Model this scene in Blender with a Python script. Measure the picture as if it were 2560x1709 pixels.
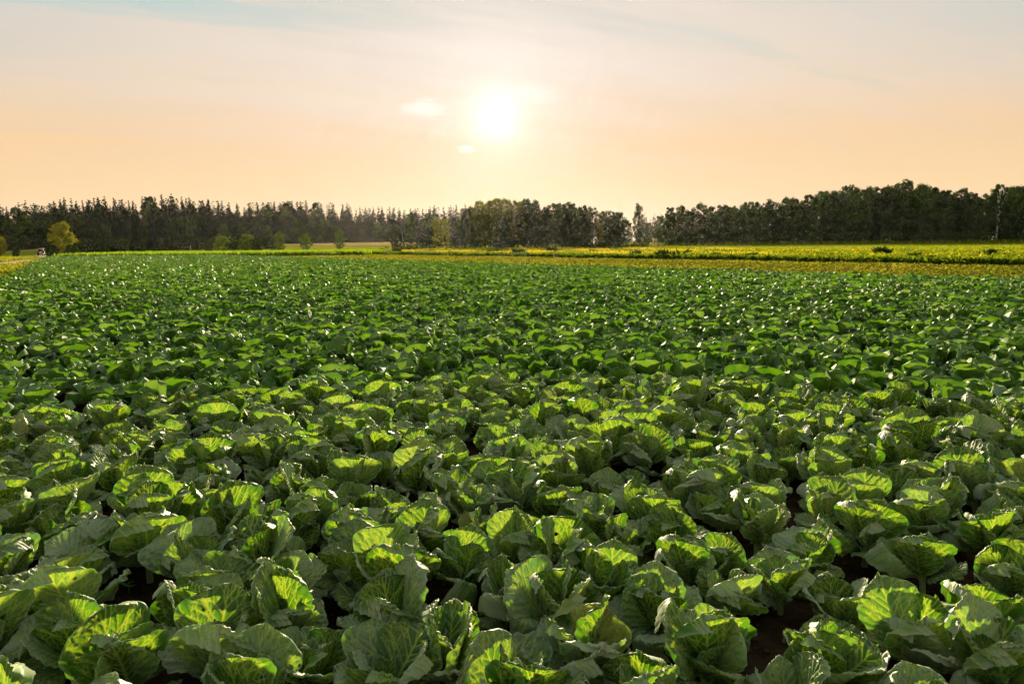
import bpy, math, random
import numpy as np
from mathutils import Matrix, Vector

R = math.radians
sc = bpy.context.scene
for o in list(bpy.data.objects):
    bpy.data.objects.remove(o)

# ------------------------------------------------------------------ camera
FPX, CX, CY = 1706.7, 1280.0, 854.5          # focal length in photo pixels (24 mm lens on a 36 mm sensor)
PITCH, ROLL, EYE = 8.32, -0.60, 2.00
cam_d = bpy.data.cameras.new('camera')
cam_d.sensor_width, cam_d.lens = 36.0, 24.0
cam_d.clip_start, cam_d.clip_end = 0.05, 4000.0
cam = bpy.data.objects.new('camera', cam_d)
CAM = Matrix.Translation((0, 0, EYE)) @ Matrix.Rotation(R(90 - PITCH), 4, 'X') @ Matrix.Rotation(R(ROLL), 4, 'Z')
cam.matrix_world = CAM
sc.collection.objects.link(cam)
sc.camera = cam
CAM3, CAMI = CAM.to_3x3(), CAM.inverted()


def ray(px, py):
    return (CAM3 @ Vector(((px - CX) / FPX, -(py - CY) / FPX, -1.0))).normalized()


def at(px, py, Y):
    """the point seen at photo pixel (px, py) that lies Y metres ahead of the camera"""
    d = ray(px, py)
    return Vector((0, 0, EYE)) + d * (Y / d.y)


def pix(x, y, z):
    p = CAMI @ Vector((x, y, z))
    if p.z > -0.05:
        return None
    return CX - p.x / p.z * FPX, CY + p.y / p.z * FPX


SUN_DIR = ray(1242, 294)
SUN_EL = math.asin(SUN_DIR.z)
SUN_AZ = math.atan2(SUN_DIR.x, SUN_DIR.y)

# ------------------------------------------------------------------ node helpers
class G:
    def __init__(self, tree):
        self.t, self.n = tree, tree.nodes

    def add(self, kind, **kw):
        nd = self.n.new(kind)
        for k, v in kw.items():
            setattr(nd, k, v)
        return nd

    def link(self, a, b):
        self.t.links.new(a, b)

    def put(self, sock, v):
        if hasattr(v, 'is_linked') or isinstance(v, bpy.types.NodeSocket):
            self.link(v, sock)
        else:
            sock.default_value = v

    def math(self, op, a, b=None, c=None, clamp=False):
        nd = self.add('ShaderNodeMath', operation=op, use_clamp=clamp)
        for i, v in enumerate((a, b, c)):
            if v is not None:
                self.put(nd.inputs[i], v)
        return nd.outputs[0]

    def vmath(self, op, a, b=None):
        nd = self.add('ShaderNodeVectorMath', operation=op)
        self.put(nd.inputs[0], a)
        if b is not None:
            self.put(nd.inputs[1], b)
        return nd

    def mix(self, f, a, b, mode='MIX'):
        nd = self.add('ShaderNodeMix', data_type='RGBA', blend_type=mode)
        self.put(nd.inputs[0], f)
        self.put(nd.inputs[6], a if not isinstance(a, tuple) else (*a[:3], 1))
        self.put(nd.inputs[7], b if not isinstance(b, tuple) else (*b[:3], 1))
        return nd.outputs[2]

    def ramp(self, f, stops):
        nd = self.add('ShaderNodeValToRGB')
        e = nd.color_ramp.elements
        while len(e) < len(stops):
            e.new(0.5)
        for el, (p, c) in zip(e, stops):
            el.position, el.color = p, (*c, 1) if len(c) == 3 else c
        self.put(nd.inputs[0], f)
        return nd.outputs[0]

    def noise(self, vec, scale, detail=3, rough=0.5, out=0):
        nd = self.add('ShaderNodeTexNoise')
        if vec is not None:
            self.link(vec, nd.inputs['Vector'])
        nd.inputs['Scale'].default_value = scale
        nd.inputs['Detail'].default_value = detail
        nd.inputs['Roughness'].default_value = rough
        return nd.outputs[out]

    def smooth(self, v, lo, hi, a=0.0, b=1.0):
        nd = self.add('ShaderNodeMapRange', interpolation_type='SMOOTHSTEP')
        self.put(nd.inputs[0], v)
        for i, x in enumerate((lo, hi, a, b)):
            nd.inputs[i + 1].default_value = x
        return nd.outputs[0]


# ------------------------------------------------------------------ sky (world), sun, exposure
world = bpy.data.worlds.new('World')
sc.world = world
world.use_nodes = True
w = G(world.node_tree)
w.n.clear()
SKY_STRENGTH = 0.1
gen = w.add('ShaderNodeTexCoord').outputs['Generated']
dirn = w.vmath('NORMALIZE', gen).outputs[0]
sep = w.add('ShaderNodeSeparateXYZ')
w.link(dirn, sep.inputs[0])
zz = w.math('MAXIMUM', sep.outputs[2], 0.0)
cosang = w.vmath('DOT_PRODUCT', dirn, tuple(SUN_DIR)).outputs['Value']
ang = w.math('ARCCOSINE', w.math('MINIMUM', cosang, 1.0))          # radians from the sun
veil = w.ramp(zz, [(0.0, (1.06, 0.80, 0.52)), (0.07, (1.05, 0.735, 0.40)), (0.13, (1.02, 0.69, 0.38)), (0.19, (0.98, 0.73, 0.50)),
                   (0.26, (0.86, 0.74, 0.60)), (0.36, (0.64, 0.63, 0.56)), (0.6, (0.48, 0.48, 0.45)), (1.0, (0.40, 0.41, 0.40))])
# thin cirrus streaks lying in a high layer, drifting down to the right
den = w.math('ADD', zz, 0.10)
cxy = w.add('ShaderNodeCombineXYZ')
w.link(w.math('DIVIDE', sep.outputs[0], den), cxy.inputs[0])
w.link(w.math('DIVIDE', sep.outputs[1], den), cxy.inputs[1])
rot = w.add('ShaderNodeMapping', vector_type='TEXTURE')
rot.inputs['Rotation'].default_value = (0, 0, R(24))
rot.inputs['Scale'].default_value = (2.2, 0.55, 1)
w.link(cxy.outputs[0], rot.inputs[0])
c1 = w.noise(rot.outputs[0], 1.25, 7, 0.56)
cir = w.smooth(c1, 0.36, 0.64)
cir = w.math('MULTIPLY', cir, w.smooth(zz, 0.04, 0.30))
near = w.smooth(ang, 0.0, 1.0, 1.0, 0.0)
sky = w.mix(w.math('MULTIPLY', cir, 0.8), veil, w.mix(near, (0.66, 0.6, 0.54), (1.0, 0.83, 0.67)))
# bluish openings between the streaks, high up and away from the sun
gap = w.math('MULTIPLY', w.smooth(c1, 0.50, 0.36), w.math('MULTIPLY', w.smooth(zz, 0.12, 0.3), w.smooth(ang, 0.08, 0.5)))
sky = w.mix(w.math('MULTIPLY', gap, 0.75), sky, (0.50, 0.68, 0.66))
corner = w.math('MULTIPLY', w.smooth(zz, 0.12, 0.32), w.smooth(ang, 0.35, 0.8))
sky = w.mix(w.math('MULTIPLY', corner, 0.6), sky, (0.50, 0.66, 0.66))
# forward scattering around the sun
g1 = w.math('EXPONENT', w.math('MULTIPLY', w.math('POWER', w.math('DIVIDE', ang, R(1.8)), 2.0), -1.0))
g2 = w.math('EXPONENT', w.math('DIVIDE', ang, -R(2.6)))
g3 = w.math('EXPONENT', w.math('DIVIDE', ang, -R(16)))
glow = w.vmath('SCALE', (1.0, 0.95, 0.86))
w.link(w.math('ADD', w.math('MULTIPLY', g1, 0.30), w.math('MULTIPLY', g2, 0.44)), glow.inputs['Scale'])
glow2 = w.vmath('SCALE', (0.06, 0.11, 0.18))
w.link(g3, glow2.inputs['Scale'])
# small bright cloud flecks close to the sun
mp = w.add('ShaderNodeMapping')
mp.inputs['Scale'].default_value = (5, 5, 28)
w.link(dirn, mp.inputs[0])
fl = w.noise(mp.outputs[0], 3.2, 5, 0.62)


def fleck(px, py, rad, k):
    d0 = w.vmath('SUBTRACT', dirn, tuple(ray(px, py)))
    sc3 = w.vmath('MULTIPLY', d0.outputs[0], (1.0, 1.0, 2.4))
    ln = w.vmath('LENGTH', sc3.outputs[0]).outputs['Value']
    m = w.smooth(ln, 0.0, rad, 1.0, 0.0)
    return w.math('MULTIPLY', w.smooth(w.math('ADD', w.math('MULTIPLY', m, 0.42), fl), 0.66, 0.86), w.math('MULTIPLY', m, k))


fk = w.math('ADD', fleck(1062, 265, 0.07, 0.36), fleck(1168, 372, 0.032, 0.5))
fk = w.math('ADD', fk, fleck(1330, 240, 0.08, 0.15))
fkv = w.vmath('SCALE', (0.5, 0.5, 0.6))
w.link(fk, fkv.inputs['Scale'])
back = w.smooth(ang, 0.75, 2.4, 1.0, 0.78)
dim = w.vmath('SCALE', sky)
w.link(back, dim.inputs['Scale'])
tot = w.vmath('ADD', dim.outputs[0], glow.outputs[0]).outputs[0]
tot = w.vmath('ADD', tot, glow2.outputs[0]).outputs[0]
tot = w.vmath('ADD', tot, fkv.outputs[0]).outputs[0]
big = w.vmath('SCALE', tot)
big.inputs['Scale'].default_value = 0.272 / SKY_STRENGTH
nish = w.add('ShaderNodeTexSky', sky_type='NISHITA')
nish.sun_disc = False
nish.sun_elevation, nish.sun_rotation = SUN_EL, SUN_AZ
nish.dust_density, nish.air_density, nish.altitude = 1.0, 1.0, 300.0
mixed = w.mix(0.003, big.outputs[0], nish.outputs[0])
bg = w.add('ShaderNodeBackground')
bg.inputs['Strength'].default_value = SKY_STRENGTH
w.link(mixed, bg.inputs['Color'])
wo = w.add('ShaderNodeOutputWorld')
w.link(bg.outputs[0], wo.inputs['Surface'])

sun_d = bpy.data.lights.new('sun', 'SUN')
sun_d.energy, sun_d.angle, sun_d.color = 5.0, R(4.0), (1.0, 0.83, 0.58)
sun = bpy.data.objects.new('sun', sun_d)
sun.rotation_euler = (-SUN_DIR).to_track_quat('-Z', 'Y').to_euler()
sun.location = (0, -5, 30)
sc.collection.objects.link(sun)

sc.view_settings.view_transform = 'Standard'
sc.view_settings.look = 'None'
sc.view_settings.exposure = 1.75
sc.view_settings.gamma = 1.0
sc.view_settings.use_curve_mapping = False
sc.render.engine = 'CYCLES'
sc.cycles.use_denoising = True
sc.cycles.use_adaptive_sampling = True
sc.cycles.adaptive_threshold = 0.012
sc.cycles.use_light_tree = False
sc.cycles.max_bounces = 5
sc.cycles.transmission_bounces = 4
sc.cycles.diffuse_bounces = 3
sc.cycles.volume_bounces = 0
sc.cycles.transparent_max_bounces = 4

# ------------------------------------------------------------------ mesh helpers
COL = sc.collection


def tag(o, label=None, cat=None, group=None, kind=None):
    if label:
        o['label'] = label
    if cat:
        o['category'] = cat
    if group:
        o['group'] = group
    if kind:
        o['kind'] = kind
    return o


def mesh_np(name, V, F, attrs=None, mats=(), smooth=True, mat_idx=None):
    """V (n,3); F (m,3) or (m,4) int array; attrs {name: (n,)}"""
    me = bpy.data.meshes.new(name)
    V = np.asarray(V, np.float32)
    F = np.asarray(F, np.int32)
    k = F.shape[1]
    me.vertices.add(len(V))
    me.vertices.foreach_set('co', V.ravel())
    me.loops.add(F.size)
    me.loops.foreach_set('vertex_index', F.ravel())
    me.polygons.add(len(F))
    me.polygons.foreach_set('loop_start', np.arange(len(F), dtype=np.int32) * k)
    me.polygons.foreach_set('loop_total', np.full(len(F), k, np.int32))
    if smooth:
        me.polygons.foreach_set('use_smooth', np.ones(len(F), bool))
    if mat_idx is not None:
        me.polygons.foreach_set('material_index', np.asarray(mat_idx, np.int32))
    for m in mats:
        me.materials.append(m)
    for a, v in (attrs or {}).items():
        at_ = me.attributes.new(a, 'FLOAT', 'POINT')
        at_.data.foreach_set('value', np.asarray(v, np.float32))
    me.update(calc_edges=True)
    me.validate()
    return me


def obj(name, me, parent=None, loc=(0, 0, 0), rz=0.0, scale=1.0):
    o = bpy.data.objects.new(name, me)
    COL.objects.link(o)
    o.location = loc
    o.rotation_euler = (0, 0, rz)
    o.scale = (scale,) * 3 if not isinstance(scale, tuple) else scale
    if parent:
        o.parent = parent
    return o


class MB:
    """collects tubes, boxes and quads into one mesh"""

    def __init__(self):
        self.v, self.f, self.n = [], [], 0

    def raw(self, V, F):
        self.v.append(np.asarray(V, np.float32))
        self.f.append(np.asarray(F, np.int32) + self.n)
        self.n += len(V)

    def tube(self, pts, radii, sides=6):
        pts = [Vector(p) for p in pts]
        V, F = [], []
        for i, p in enumerate(pts):
            d = (pts[min(i + 1, len(pts) - 1)] - pts[max(i - 1, 0)]).normalized()
            a = d.orthogonal().normalized() if abs(d.z) < 0.9 else Vector((1, 0, 0)).cross(d).normalized()
            b = d.cross(a)
            for k in range(sides):
                t = 2 * math.pi * k / sides
                V.append(p + (a * math.cos(t) + b * math.sin(t)) * radii[i])
        for i in range(len(pts) - 1):
            for k in range(sides):
                k2 = (k + 1) % sides
                F.append((i * sides + k, i * sides + k2, (i + 1) * sides + k2, (i + 1) * sides + k))
        self.raw([tuple(v) for v in V], F)

    def box(self, c, s, taper=1.0):
        x, y, z = (q / 2 for q in s)
        V = [(-x, -y, -z), (x, -y, -z), (x, y, -z), (-x, y, -z), (-x * taper, -y * taper, z), (x * taper, -y * taper, z), (x * taper, y * taper, z), (-x * taper, y * taper, z)]
        self.raw(np.array(V) + np.array(c), [(0, 3, 2, 1), (4, 5, 6, 7), (0, 1, 5, 4), (1, 2, 6, 5), (2, 3, 7, 6), (3, 0, 4, 7)])

    def disc_x(self, c, rad, wid, sides=16, hole=0.0):
        """a wheel-like drum about the X axis, with rounded shoulders"""
        V, F = [], []
        prof = [(-wid / 2, rad * 0.3), (-wid / 2, rad * 0.88), (-wid * 0.32, rad), (wid * 0.32, rad), (wid / 2, rad * 0.88), (wid / 2, rad * 0.3)]
        for (x, r_) in prof:
            for k in range(sides):
                t = 2 * math.pi * k / sides
                V.append((c[0] + x, c[1] + r_ * math.cos(t), c[2] + r_ * math.sin(t)))
        for i in range(len(prof) - 1):
            for k in range(sides):
                k2 = (k + 1) % sides
                F.append((i * sides + k, i * sides + k2, (i + 1) * sides + k2, (i + 1) * sides + k))
        self.raw(V, F)

    def mesh(self, name, mat, smooth=True, attrs=None):
        return mesh_np(name, np.concatenate(self.v), np.concatenate(self.f), attrs, (mat,), smooth)


# ------------------------------------------------------------------ materials
def new_mat(name):
    m = bpy.data.materials.new(name)
    m.use_nodes = True
    g = G(m.node_tree)
    g.n.clear()
    return m, g


def finish(g, shader):
    out = g.add('ShaderNodeOutputMaterial')
    g.link(shader, out.inputs['Surface'])


def principled(g, col, rough=0.6, spec=0.4, normal=None):
    p = g.add('ShaderNodeBsdfPrincipled')
    g.put(p.inputs['Base Color'], col if not isinstance(col, tuple) else (*col[:3], 1))
    g.put(p.inputs['Roughness'], rough)
    p.inputs['Specular IOR Level'].default_value = spec
    if normal is not None:
        g.link(normal, p.inputs['Normal'])
    return p.outputs[0]


def bump(g, h, strength=0.3, dist=0.01):
    b = g.add('ShaderNodeBump')
    b.inputs['Strength'].default_value = strength
    b.inputs['Distance'].default_value = dist
    g.link(h, b.inputs['Height'])
    return b.outputs[0]


def attr(g, name):
    a = g.add('ShaderNodeAttribute', attribute_name=name)
    return a.outputs['Fac']


def cabbage_material(name, per_object):
    m, g = new_mat(name)
    vein, edge, wax = attr(g, 'vein'), attr(g, 'edge'), attr(g, 'wax')
    if per_object:
        oi = g.add('ShaderNodeObjectInfo')
        rnd = oi.outputs['Random']
    else:
        rnd = attr(g, 'rnd')
    tc = g.add('ShaderNodeTexCoord').outputs['Object']
    nz = g.noise(tc, 9.0, 4, 0.6)
    fine = g.noise(tc, 70.0, 3, 0.6)
    blade = g.ramp(rnd, [(0.0, (0.045, 0.130, 0.004)), (0.4, (0.072, 0.180, 0.006)), (0.7, (0.120, 0.245, 0.014)), (0.955, (0.24, 0.36, 0.09)), (0.975, (0.36, 0.33, 0.05)), (1.0, (0.40, 0.34, 0.06))])
    # waxy bloom, patchy
    bloom = g.math('MULTIPLY', g.smooth(nz, 0.28, 0.62, 0.45, 1.0), g.math('MULTIPLY', wax, g.smooth(rnd, 0.0, 0.8, 0.35, 1.0)))
    blade = g.mix(bloom, blade, (0.50, 0.54, 0.36) if per_object else (0.27, 0.35, 0.20))
    veincol = g.mix(rnd, (0.54, 0.60, 0.09), (0.50, 0.58, 0.16))
    vf = g.math('MULTIPLY', vein, 1.0, clamp=True)
    col = g.mix(vf, blade, veincol)
    col = g.mix(g.smooth(edge, 0.90, 1.0, 0.0, 0.55), col, (0.50, 0.54, 0.34))       # the pale rim of the blade
    # dry cream margin where the rim has browned
    dry = g.math('MULTIPLY', g.smooth(edge, 0.955, 1.0), g.smooth(nz, 0.50, 0.62))
    col = g.mix(g.math('MULTIPLY', dry, 0.8), col, (0.45, 0.33, 0.16))
    trans = g.mix(vf, g.ramp(rnd, [(0, (0.048, 0.145, 0.002)), (0.6, (0.075, 0.185, 0.003)), (1.0, (0.13, 0.23, 0.02))]), (0.34, 0.39, 0.025))
    h = g.math('ADD', g.math('MULTIPLY', fine, 0.3), g.math('ADD', nz, g.math('MULTIPLY', vein, 0.5)))
    nrm = bump(g, h, 0.3, 0.005)
    rough = g.math('MULTIPLY_ADD', nz, 0.2, 0.46 if per_object else 0.58)
    p = principled(g, col, rough, 0.55, nrm)
    pn = p.node
    pn.inputs['Sheen Weight'].default_value = 0.28 if per_object else 0.0
    pn.inputs['Sheen Roughness'].default_value = 0.4
    pn.inputs['Sheen Tint'].default_value = (0.95, 0.95, 0.82, 1)
    g.link(g.math('MULTIPLY_ADD', wax, 0.45, 0.40) if per_object else g.math('MULTIPLY_ADD', wax, 0.08, 0.15), pn.inputs['Specular IOR Level'])
    t = g.add('ShaderNodeBsdfTranslucent')
    g.link(trans, t.inputs['Color'])
    g.link(nrm, t.inputs['Normal'])
    mx = g.add('ShaderNodeMixShader')
    mx.inputs[0].default_value = 0.46 if per_object else 0.36
    g.link(p, mx.inputs[1])
    g.link(t.outputs[0], mx.inputs[2])
    finish(g, mx.outputs[0])
    return m


def foliage_material(name, stops, tstops, tmix=0.35, rough=0.6, obj_var=0.25):
    m, g = new_mat(name)
    rnd = attr(g, 'rnd')
    oi = g.add('ShaderNodeObjectInfo').outputs['Random']
    f = g.math('ADD', g.math('MULTIPLY', rnd, 1 - obj_var), g.math('MULTIPLY', oi, obj_var))
    col = g.ramp(f, stops)
    tcol = g.ramp(f, tstops)
    p = principled(g, col, 0.9, 0.0)
    t = g.add('ShaderNodeBsdfTranslucent')
    g.link(tcol, t.inputs['Color'])
    mx = g.add('ShaderNodeMixShader')
    mx.inputs[0].default_value = tmix
    g.link(p, mx.inputs[1])
    g.link(t.outputs[0], mx.inputs[2])
    finish(g, mx.outputs[0])
    return m


def simple(name, col, rough=0.6, spec=0.4, var=0.25, scale=6.0, metal=0.0):
    m, g = new_mat(name)
    tc = g.add('ShaderNodeTexCoord').outputs['Object']
    nz = g.noise(tc, scale, 5, 0.6)
    c = g.mix(nz, tuple(x * (1 - var) for x in col), tuple(min(1, x * (1 + var)) for x in col))
    p = g.add('ShaderNodeBsdfPrincipled')
    g.link(c, p.inputs['Base Color'])
    p.inputs['Roughness'].default_value = rough
    p.inputs['Specular IOR Level'].default_value = spec
    p.inputs['Metallic'].default_value = metal
    g.link(bump(g, nz, 0.2, 0.01), p.inputs['Normal'])
    finish(g, p.outputs[0])
    return m


def ground_material(name, stops, scale, bump_d=0.03, stretch=None, rotz=0.0, scale2=None):
    m, g = new_mat(name)
    tc = g.add('ShaderNodeTexCoord').outputs['Object']
    v = tc
    if stretch:
        mp_ = g.add('ShaderNodeMapping', vector_type='TEXTURE')
        mp_.inputs['Rotation'].default_value = (0, 0, rotz)
        mp_.inputs['Scale'].default_value = stretch
        g.link(tc, mp_.inputs[0])
        v = mp_.outputs[0]
    n1 = g.noise(v, scale, 6, 0.65)
    n2 = g.noise(v, scale2 or scale * 0.13, 3, 0.5)
    f = g.math('MULTIPLY_ADD', n2, 0.55, g.math('MULTIPLY', n1, 0.5))
    col = g.ramp(f, stops)
    finish(g, principled(g, col, 0.95, 0.0, bump(g, n1, 0.8, bump_d)))
    return m


M_LEAF = cabbage_material('cabbage_leaf', True)
M_LEAF_FAR = cabbage_material('cabbage_leaf_far', False)
M_STEM = simple('cabbage_stem', (0.22, 0.28, 0.10), 0.55, 0.4, 0.3, 30)
M_BARK = simple('bark', (0.026, 0.021, 0.016), 0.9, 0.1, 0.4, 3)
M_BIRCH = simple('birch_bark', (0.62, 0.60, 0.54), 0.8, 0.2, 0.35, 1.2)
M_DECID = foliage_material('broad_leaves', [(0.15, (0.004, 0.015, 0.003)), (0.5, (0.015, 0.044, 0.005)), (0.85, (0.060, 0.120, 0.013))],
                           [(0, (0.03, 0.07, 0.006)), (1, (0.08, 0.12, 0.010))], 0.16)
M_OLIVE = foliage_material('yellow_leaves_and_glow', [(0.1, (0.045, 0.065, 0.008)), (0.5, (0.10, 0.12, 0.014)), (0.9, (0.19, 0.19, 0.022))],
                           [(0, (0.16, 0.18, 0.01)), (1, (0.36, 0.33, 0.02))], 0.4)  # yellow-green foliage; also paints the golden glow into the middle grove
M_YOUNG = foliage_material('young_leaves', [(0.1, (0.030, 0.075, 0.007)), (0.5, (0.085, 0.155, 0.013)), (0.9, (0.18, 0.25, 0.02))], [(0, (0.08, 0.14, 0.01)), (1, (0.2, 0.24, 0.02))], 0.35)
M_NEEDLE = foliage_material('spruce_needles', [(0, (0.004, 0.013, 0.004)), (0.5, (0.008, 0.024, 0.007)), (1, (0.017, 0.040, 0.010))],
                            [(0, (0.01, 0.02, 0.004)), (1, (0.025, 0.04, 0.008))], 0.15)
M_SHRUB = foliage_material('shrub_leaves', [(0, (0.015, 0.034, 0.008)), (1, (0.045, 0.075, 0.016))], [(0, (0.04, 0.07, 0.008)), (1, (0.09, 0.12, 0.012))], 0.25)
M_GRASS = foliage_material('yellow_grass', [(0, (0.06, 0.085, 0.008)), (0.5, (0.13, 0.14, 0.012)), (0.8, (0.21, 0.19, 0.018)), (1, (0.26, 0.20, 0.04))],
                           [(0, (0.14, 0.18, 0.01)), (0.6, (0.28, 0.28, 0.012)), (1, (0.38, 0.30, 0.03))], 0.42, 0.6, 0.0)
M_WEED = foliage_material('weed_leaves', [(0, (0.018, 0.042, 0.005)), (0.5, (0.07, 0.105, 0.009)), (1, (0.20, 0.18, 0.014))],
                          [(0, (0.05, 0.11, 0.005)), (0.5, (0.20, 0.25, 0.008)), (1, (0.50, 0.42, 0.012))], 0.45, 0.6, 0.0)
M_LAWN = foliage_material('meadow_grass', [(0, (0.08, 0.12, 0.007)), (1, (0.16, 0.175, 0.011))], [(0, (0.18, 0.25, 0.007)), (1, (0.31, 0.32, 0.011))], 0.5, 0.6, 0.0)
M_CROP = foliage_material('crop_leaves', [(0, (0.03, 0.075, 0.008)), (1, (0.09, 0.15, 0.014))], [(0, (0.12, 0.25, 0.008)), (1, (0.30, 0.38, 0.012))], 0.45, 0.6, 0.0)
M_FLOWER = foliage_material('yellow_flowers', [(0, (0.48, 0.40, 0.012)), (1, (0.68, 0.52, 0.02))], [(0, (0.5, 0.42, 0.01)), (1, (0.7, 0.5, 0.02))], 0.4, 0.6, 0.0)
M_SOIL = ground_material('dark_soil', [(0.25, (0.012, 0.007, 0.004)), (0.5, (0.030, 0.017, 0.010)), (0.75, (0.10, 0.060, 0.036))], 9.0, 0.04, None, 0, 1.1)
M_MEADOW = ground_material('meadow', [(0.3, (0.13, 0.15, 0.012)), (0.5, (0.20, 0.21, 0.014)), (0.7, (0.28, 0.25, 0.02))], 1.6, 0.1, None, 0, 0.05)
M_STUBBLE = ground_material('stubble_soil', [(0.3, (0.035, 0.028, 0.008)), (0.5, (0.08, 0.07, 0.010)), (0.7, (0.16, 0.13, 0.018))], 3.0, 0.05, (0.25, 3.0, 1), R(90 + 35), 0.5)
M_BRIGHT = ground_material('bright_meadow', [(0.3, (0.20, 0.25, 0.012)), (0.5, (0.27, 0.30, 0.014)), (0.7, (0.33, 0.33, 0.02))], 2.5, 0.08, None, 0, 0.06)
M_TAN = ground_material('cut_corn', [(0.3, (0.33, 0.22, 0.10)), (0.7, (0.42, 0.29, 0.14))], 1.0, 0.1, None, 0, 0.08)
M_TRACK = ground_material('track_gravel', [(0.3, (0.34, 0.25, 0.15)), (0.7, (0.52, 0.40, 0.26))], 5.0, 0.03, None, 0, 0.4)
M_CLOD = simple('soil_clod', (0.075, 0.042, 0.026), 0.95, 0.1, 0.5, 14)

# ------------------------------------------------------------------ the ground and its fields
rs = random.Random(11)
A = R(-35.5)                                        # the rows run away to the far left
DV = np.array((math.sin(A), math.cos(A)))            # along the rows
NV = np.array((math.cos(A), -math.sin(A)))           # across the rows


def sn(s, n, z=0.0):
    p = DV * s + NV * n
    return (p[0], p[1], z)


def dip(x, y):
    """the land sinks a little beyond the end of the field, far to the left"""
    r_ = math.hypot(x, y)
    az = math.degrees(math.atan2(x, y))
    k = min(1, max(0, (r_ - 130) / 130))
    a = min(1, max(0, (-26 - az) / 6))
    return -0.8 * k * k * (3 - 2 * k) * a * a * (3 - 2 * a)


def sheet(name, poly, z, mat, kind='structure', label=None):
    V = [(p[0], p[1], z) for p in poly]
    me = bpy.data.meshes.new(name)
    me.from_pydata(V, [], [tuple(range(len(V)))])
    me.materials.append(mat)
    o = obj(name, me)
    tag(o, label, None, None, kind)
    return o


# one sheet to the horizon, as a grid that follows the dip
gx = np.concatenate([np.linspace(-680, -120, 57), np.linspace(-110, 680, 30)])
gy = np.concatenate([np.linspace(-55, 90, 12), np.linspace(100, 880, 79)])
GV = [(x, y, dip(x, y)) for y in gy for x in gx]
nx = len(gx)
GF = [(j * nx + i, j * nx + i + 1, (j + 1) * nx + i + 1, (j + 1) * nx + i) for j in range(len(gy) - 1) for i in range(nx - 1)]
tag(obj('ground', mesh_np('ground', GV, GF, None, (M_MEADOW,))), 'yellow green meadow land spreading to the horizon', None, None, 'structure')

A2 = R(-37.9)                                       # the strips beside the field run slightly more to the left
DV2, NV2 = np.array((math.sin(A2), math.cos(A2))), np.array((math.cos(A2), -math.sin(A2)))


def sn2(s, n, z=0.0):
    p = DV2 * s + NV2 * n
    return (p[0], p[1], z)


def left_of_field(x, y):
    xl = np.interp(y, [0, 35, 124, 160], [-3.0, -26.3, -83.5, -107])
    return x < xl


E2, B2, END_Y = 33.4, 58.7, 120.0                     #                   # cabbage field: left edge, right edge, far end
FIELD = [(-8, -8), (50, -8), sn2(-5, E2 + .4), sn2(((END_Y + .5) - NV2[1] * (E2 + .4)) / DV2[1], E2 + .4), (-81.8, END_Y + .5), (-27, 35)]
sheet('field_soil', FIELD, 0.004, M_SOIL, label='dark bare soil under the cabbages')
sheet('stubble_strip', [sn2(-50, E2 + 0.41), sn2(-50, B2), sn2(108, B2), sn2(128, E2 + 0.41)], 0.004, M_STUBBLE, label='mown yellow strip beside the cabbage field')
sheet('bright_meadow', [(130, 55), (300, 55), (215, 236), (48, 236), (42, 170), (50, 118)], 0.004, M_BRIGHT, label='smooth bright green meadow before the wood')
def rise(name, cols, mat, lab):
    """a sheet of ground built from columns of (px, py, Y) points; py None lies on the plain"""
    V, nr = [], len(cols[0])
    for c in cols:
        for (px_, py_, Y_) in c:
            p_ = at(px_, 600 if py_ is None else py_, Y_)
            V.append((p_.x, Y_, dip(p_.x, Y_) + .01 if py_ is None else p_.z))
    F = [(k * nr + q, (k + 1) * nr + q, (k + 1) * nr + q + 1, k * nr + q + 1) for k in range(len(cols) - 1) for q in range(nr - 1)]
    tag(obj(name, mesh_np(name, V, F, None, (mat,))), lab, None, None, 'structure')


TOPE = [(690, 612, 610), (770, 612.5, 608), (850, 613, 606), (930, 612.5, 605), (1000, 612, 604.5), (1040, 612, 606)]
rise('meadow_rise', [((a, None, 205), (a, b + 3, 240), (a, b, 262)) for a, b, c in TOPE], M_MEADOW, 'green meadow rising to the harvested field')
rise('harvested_field', [((a, b, 262), (a, (b + c) / 2 - .3, 300), (a, c, 338), (a, None, 352)) for a, b, c in TOPE], M_TAN, 'pale tan harvested field rising before the far wood')
TOPL = [(-90, 634, 630), (-20, 632, 627.5), (50, 628, 623.5), (112, 624, 619.5), (135, 624, 622)]
rise('slope_meadow', [((a, None, 240), (a, b + 2, 262), (a, b, 275)) for a, b, c in TOPL], M_MEADOW, 'green slope below the tan field at the far left')
rise('slope_field', [((a, b, 275), (a, c, 295), (a, None, 300)) for a, b, c in TOPL], M_TAN, 'narrow tan field along the wood at the far left')

# near soil with clods, real relief
n_ = 110
xs, ys = np.linspace(-7, 7, n_), np.linspace(0.6, 9.0, 80)
Xs, Ys = np.meshgrid(xs, ys)
rg = np.random.default_rng(5)
Z = 0.02 * np.sin((NV[0] * Xs + NV[1] * Ys) / 0.6 * 2 * np.pi) + rg.normal(0, 0.007, Xs.shape) + 0.006
Z = Z + 0.03
VV = np.stack([Xs, Ys, Z], -1).reshape(-1, 3)
ii = np.arange(n_ * 80).reshape(80, n_)
FF = np.stack([ii[:-1, :-1], ii[:-1, 1:], ii[1:, 1:], ii[1:, :-1]], -1).reshape(-1, 4)
tag(obj('soil_ridges', mesh_np('soil_ridges', VV, FF, None, (M_SOIL,), False)), 'crumbly dark brown soil between the nearest cabbages', None, None, 'structure')
ico_v = np.array([(0, 0, 1), (.89, 0, .45), (.28, .85, .45), (-.72, .53, .45), (-.72, -.53, .45), (.28, -.85, .45), (.72, .53, -.45), (-.28, .85, -.45), (-.89, 0, -.45), (-.28, -.85, -.45), (.72, -.53, -.45), (0, 0, -1)])
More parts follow.
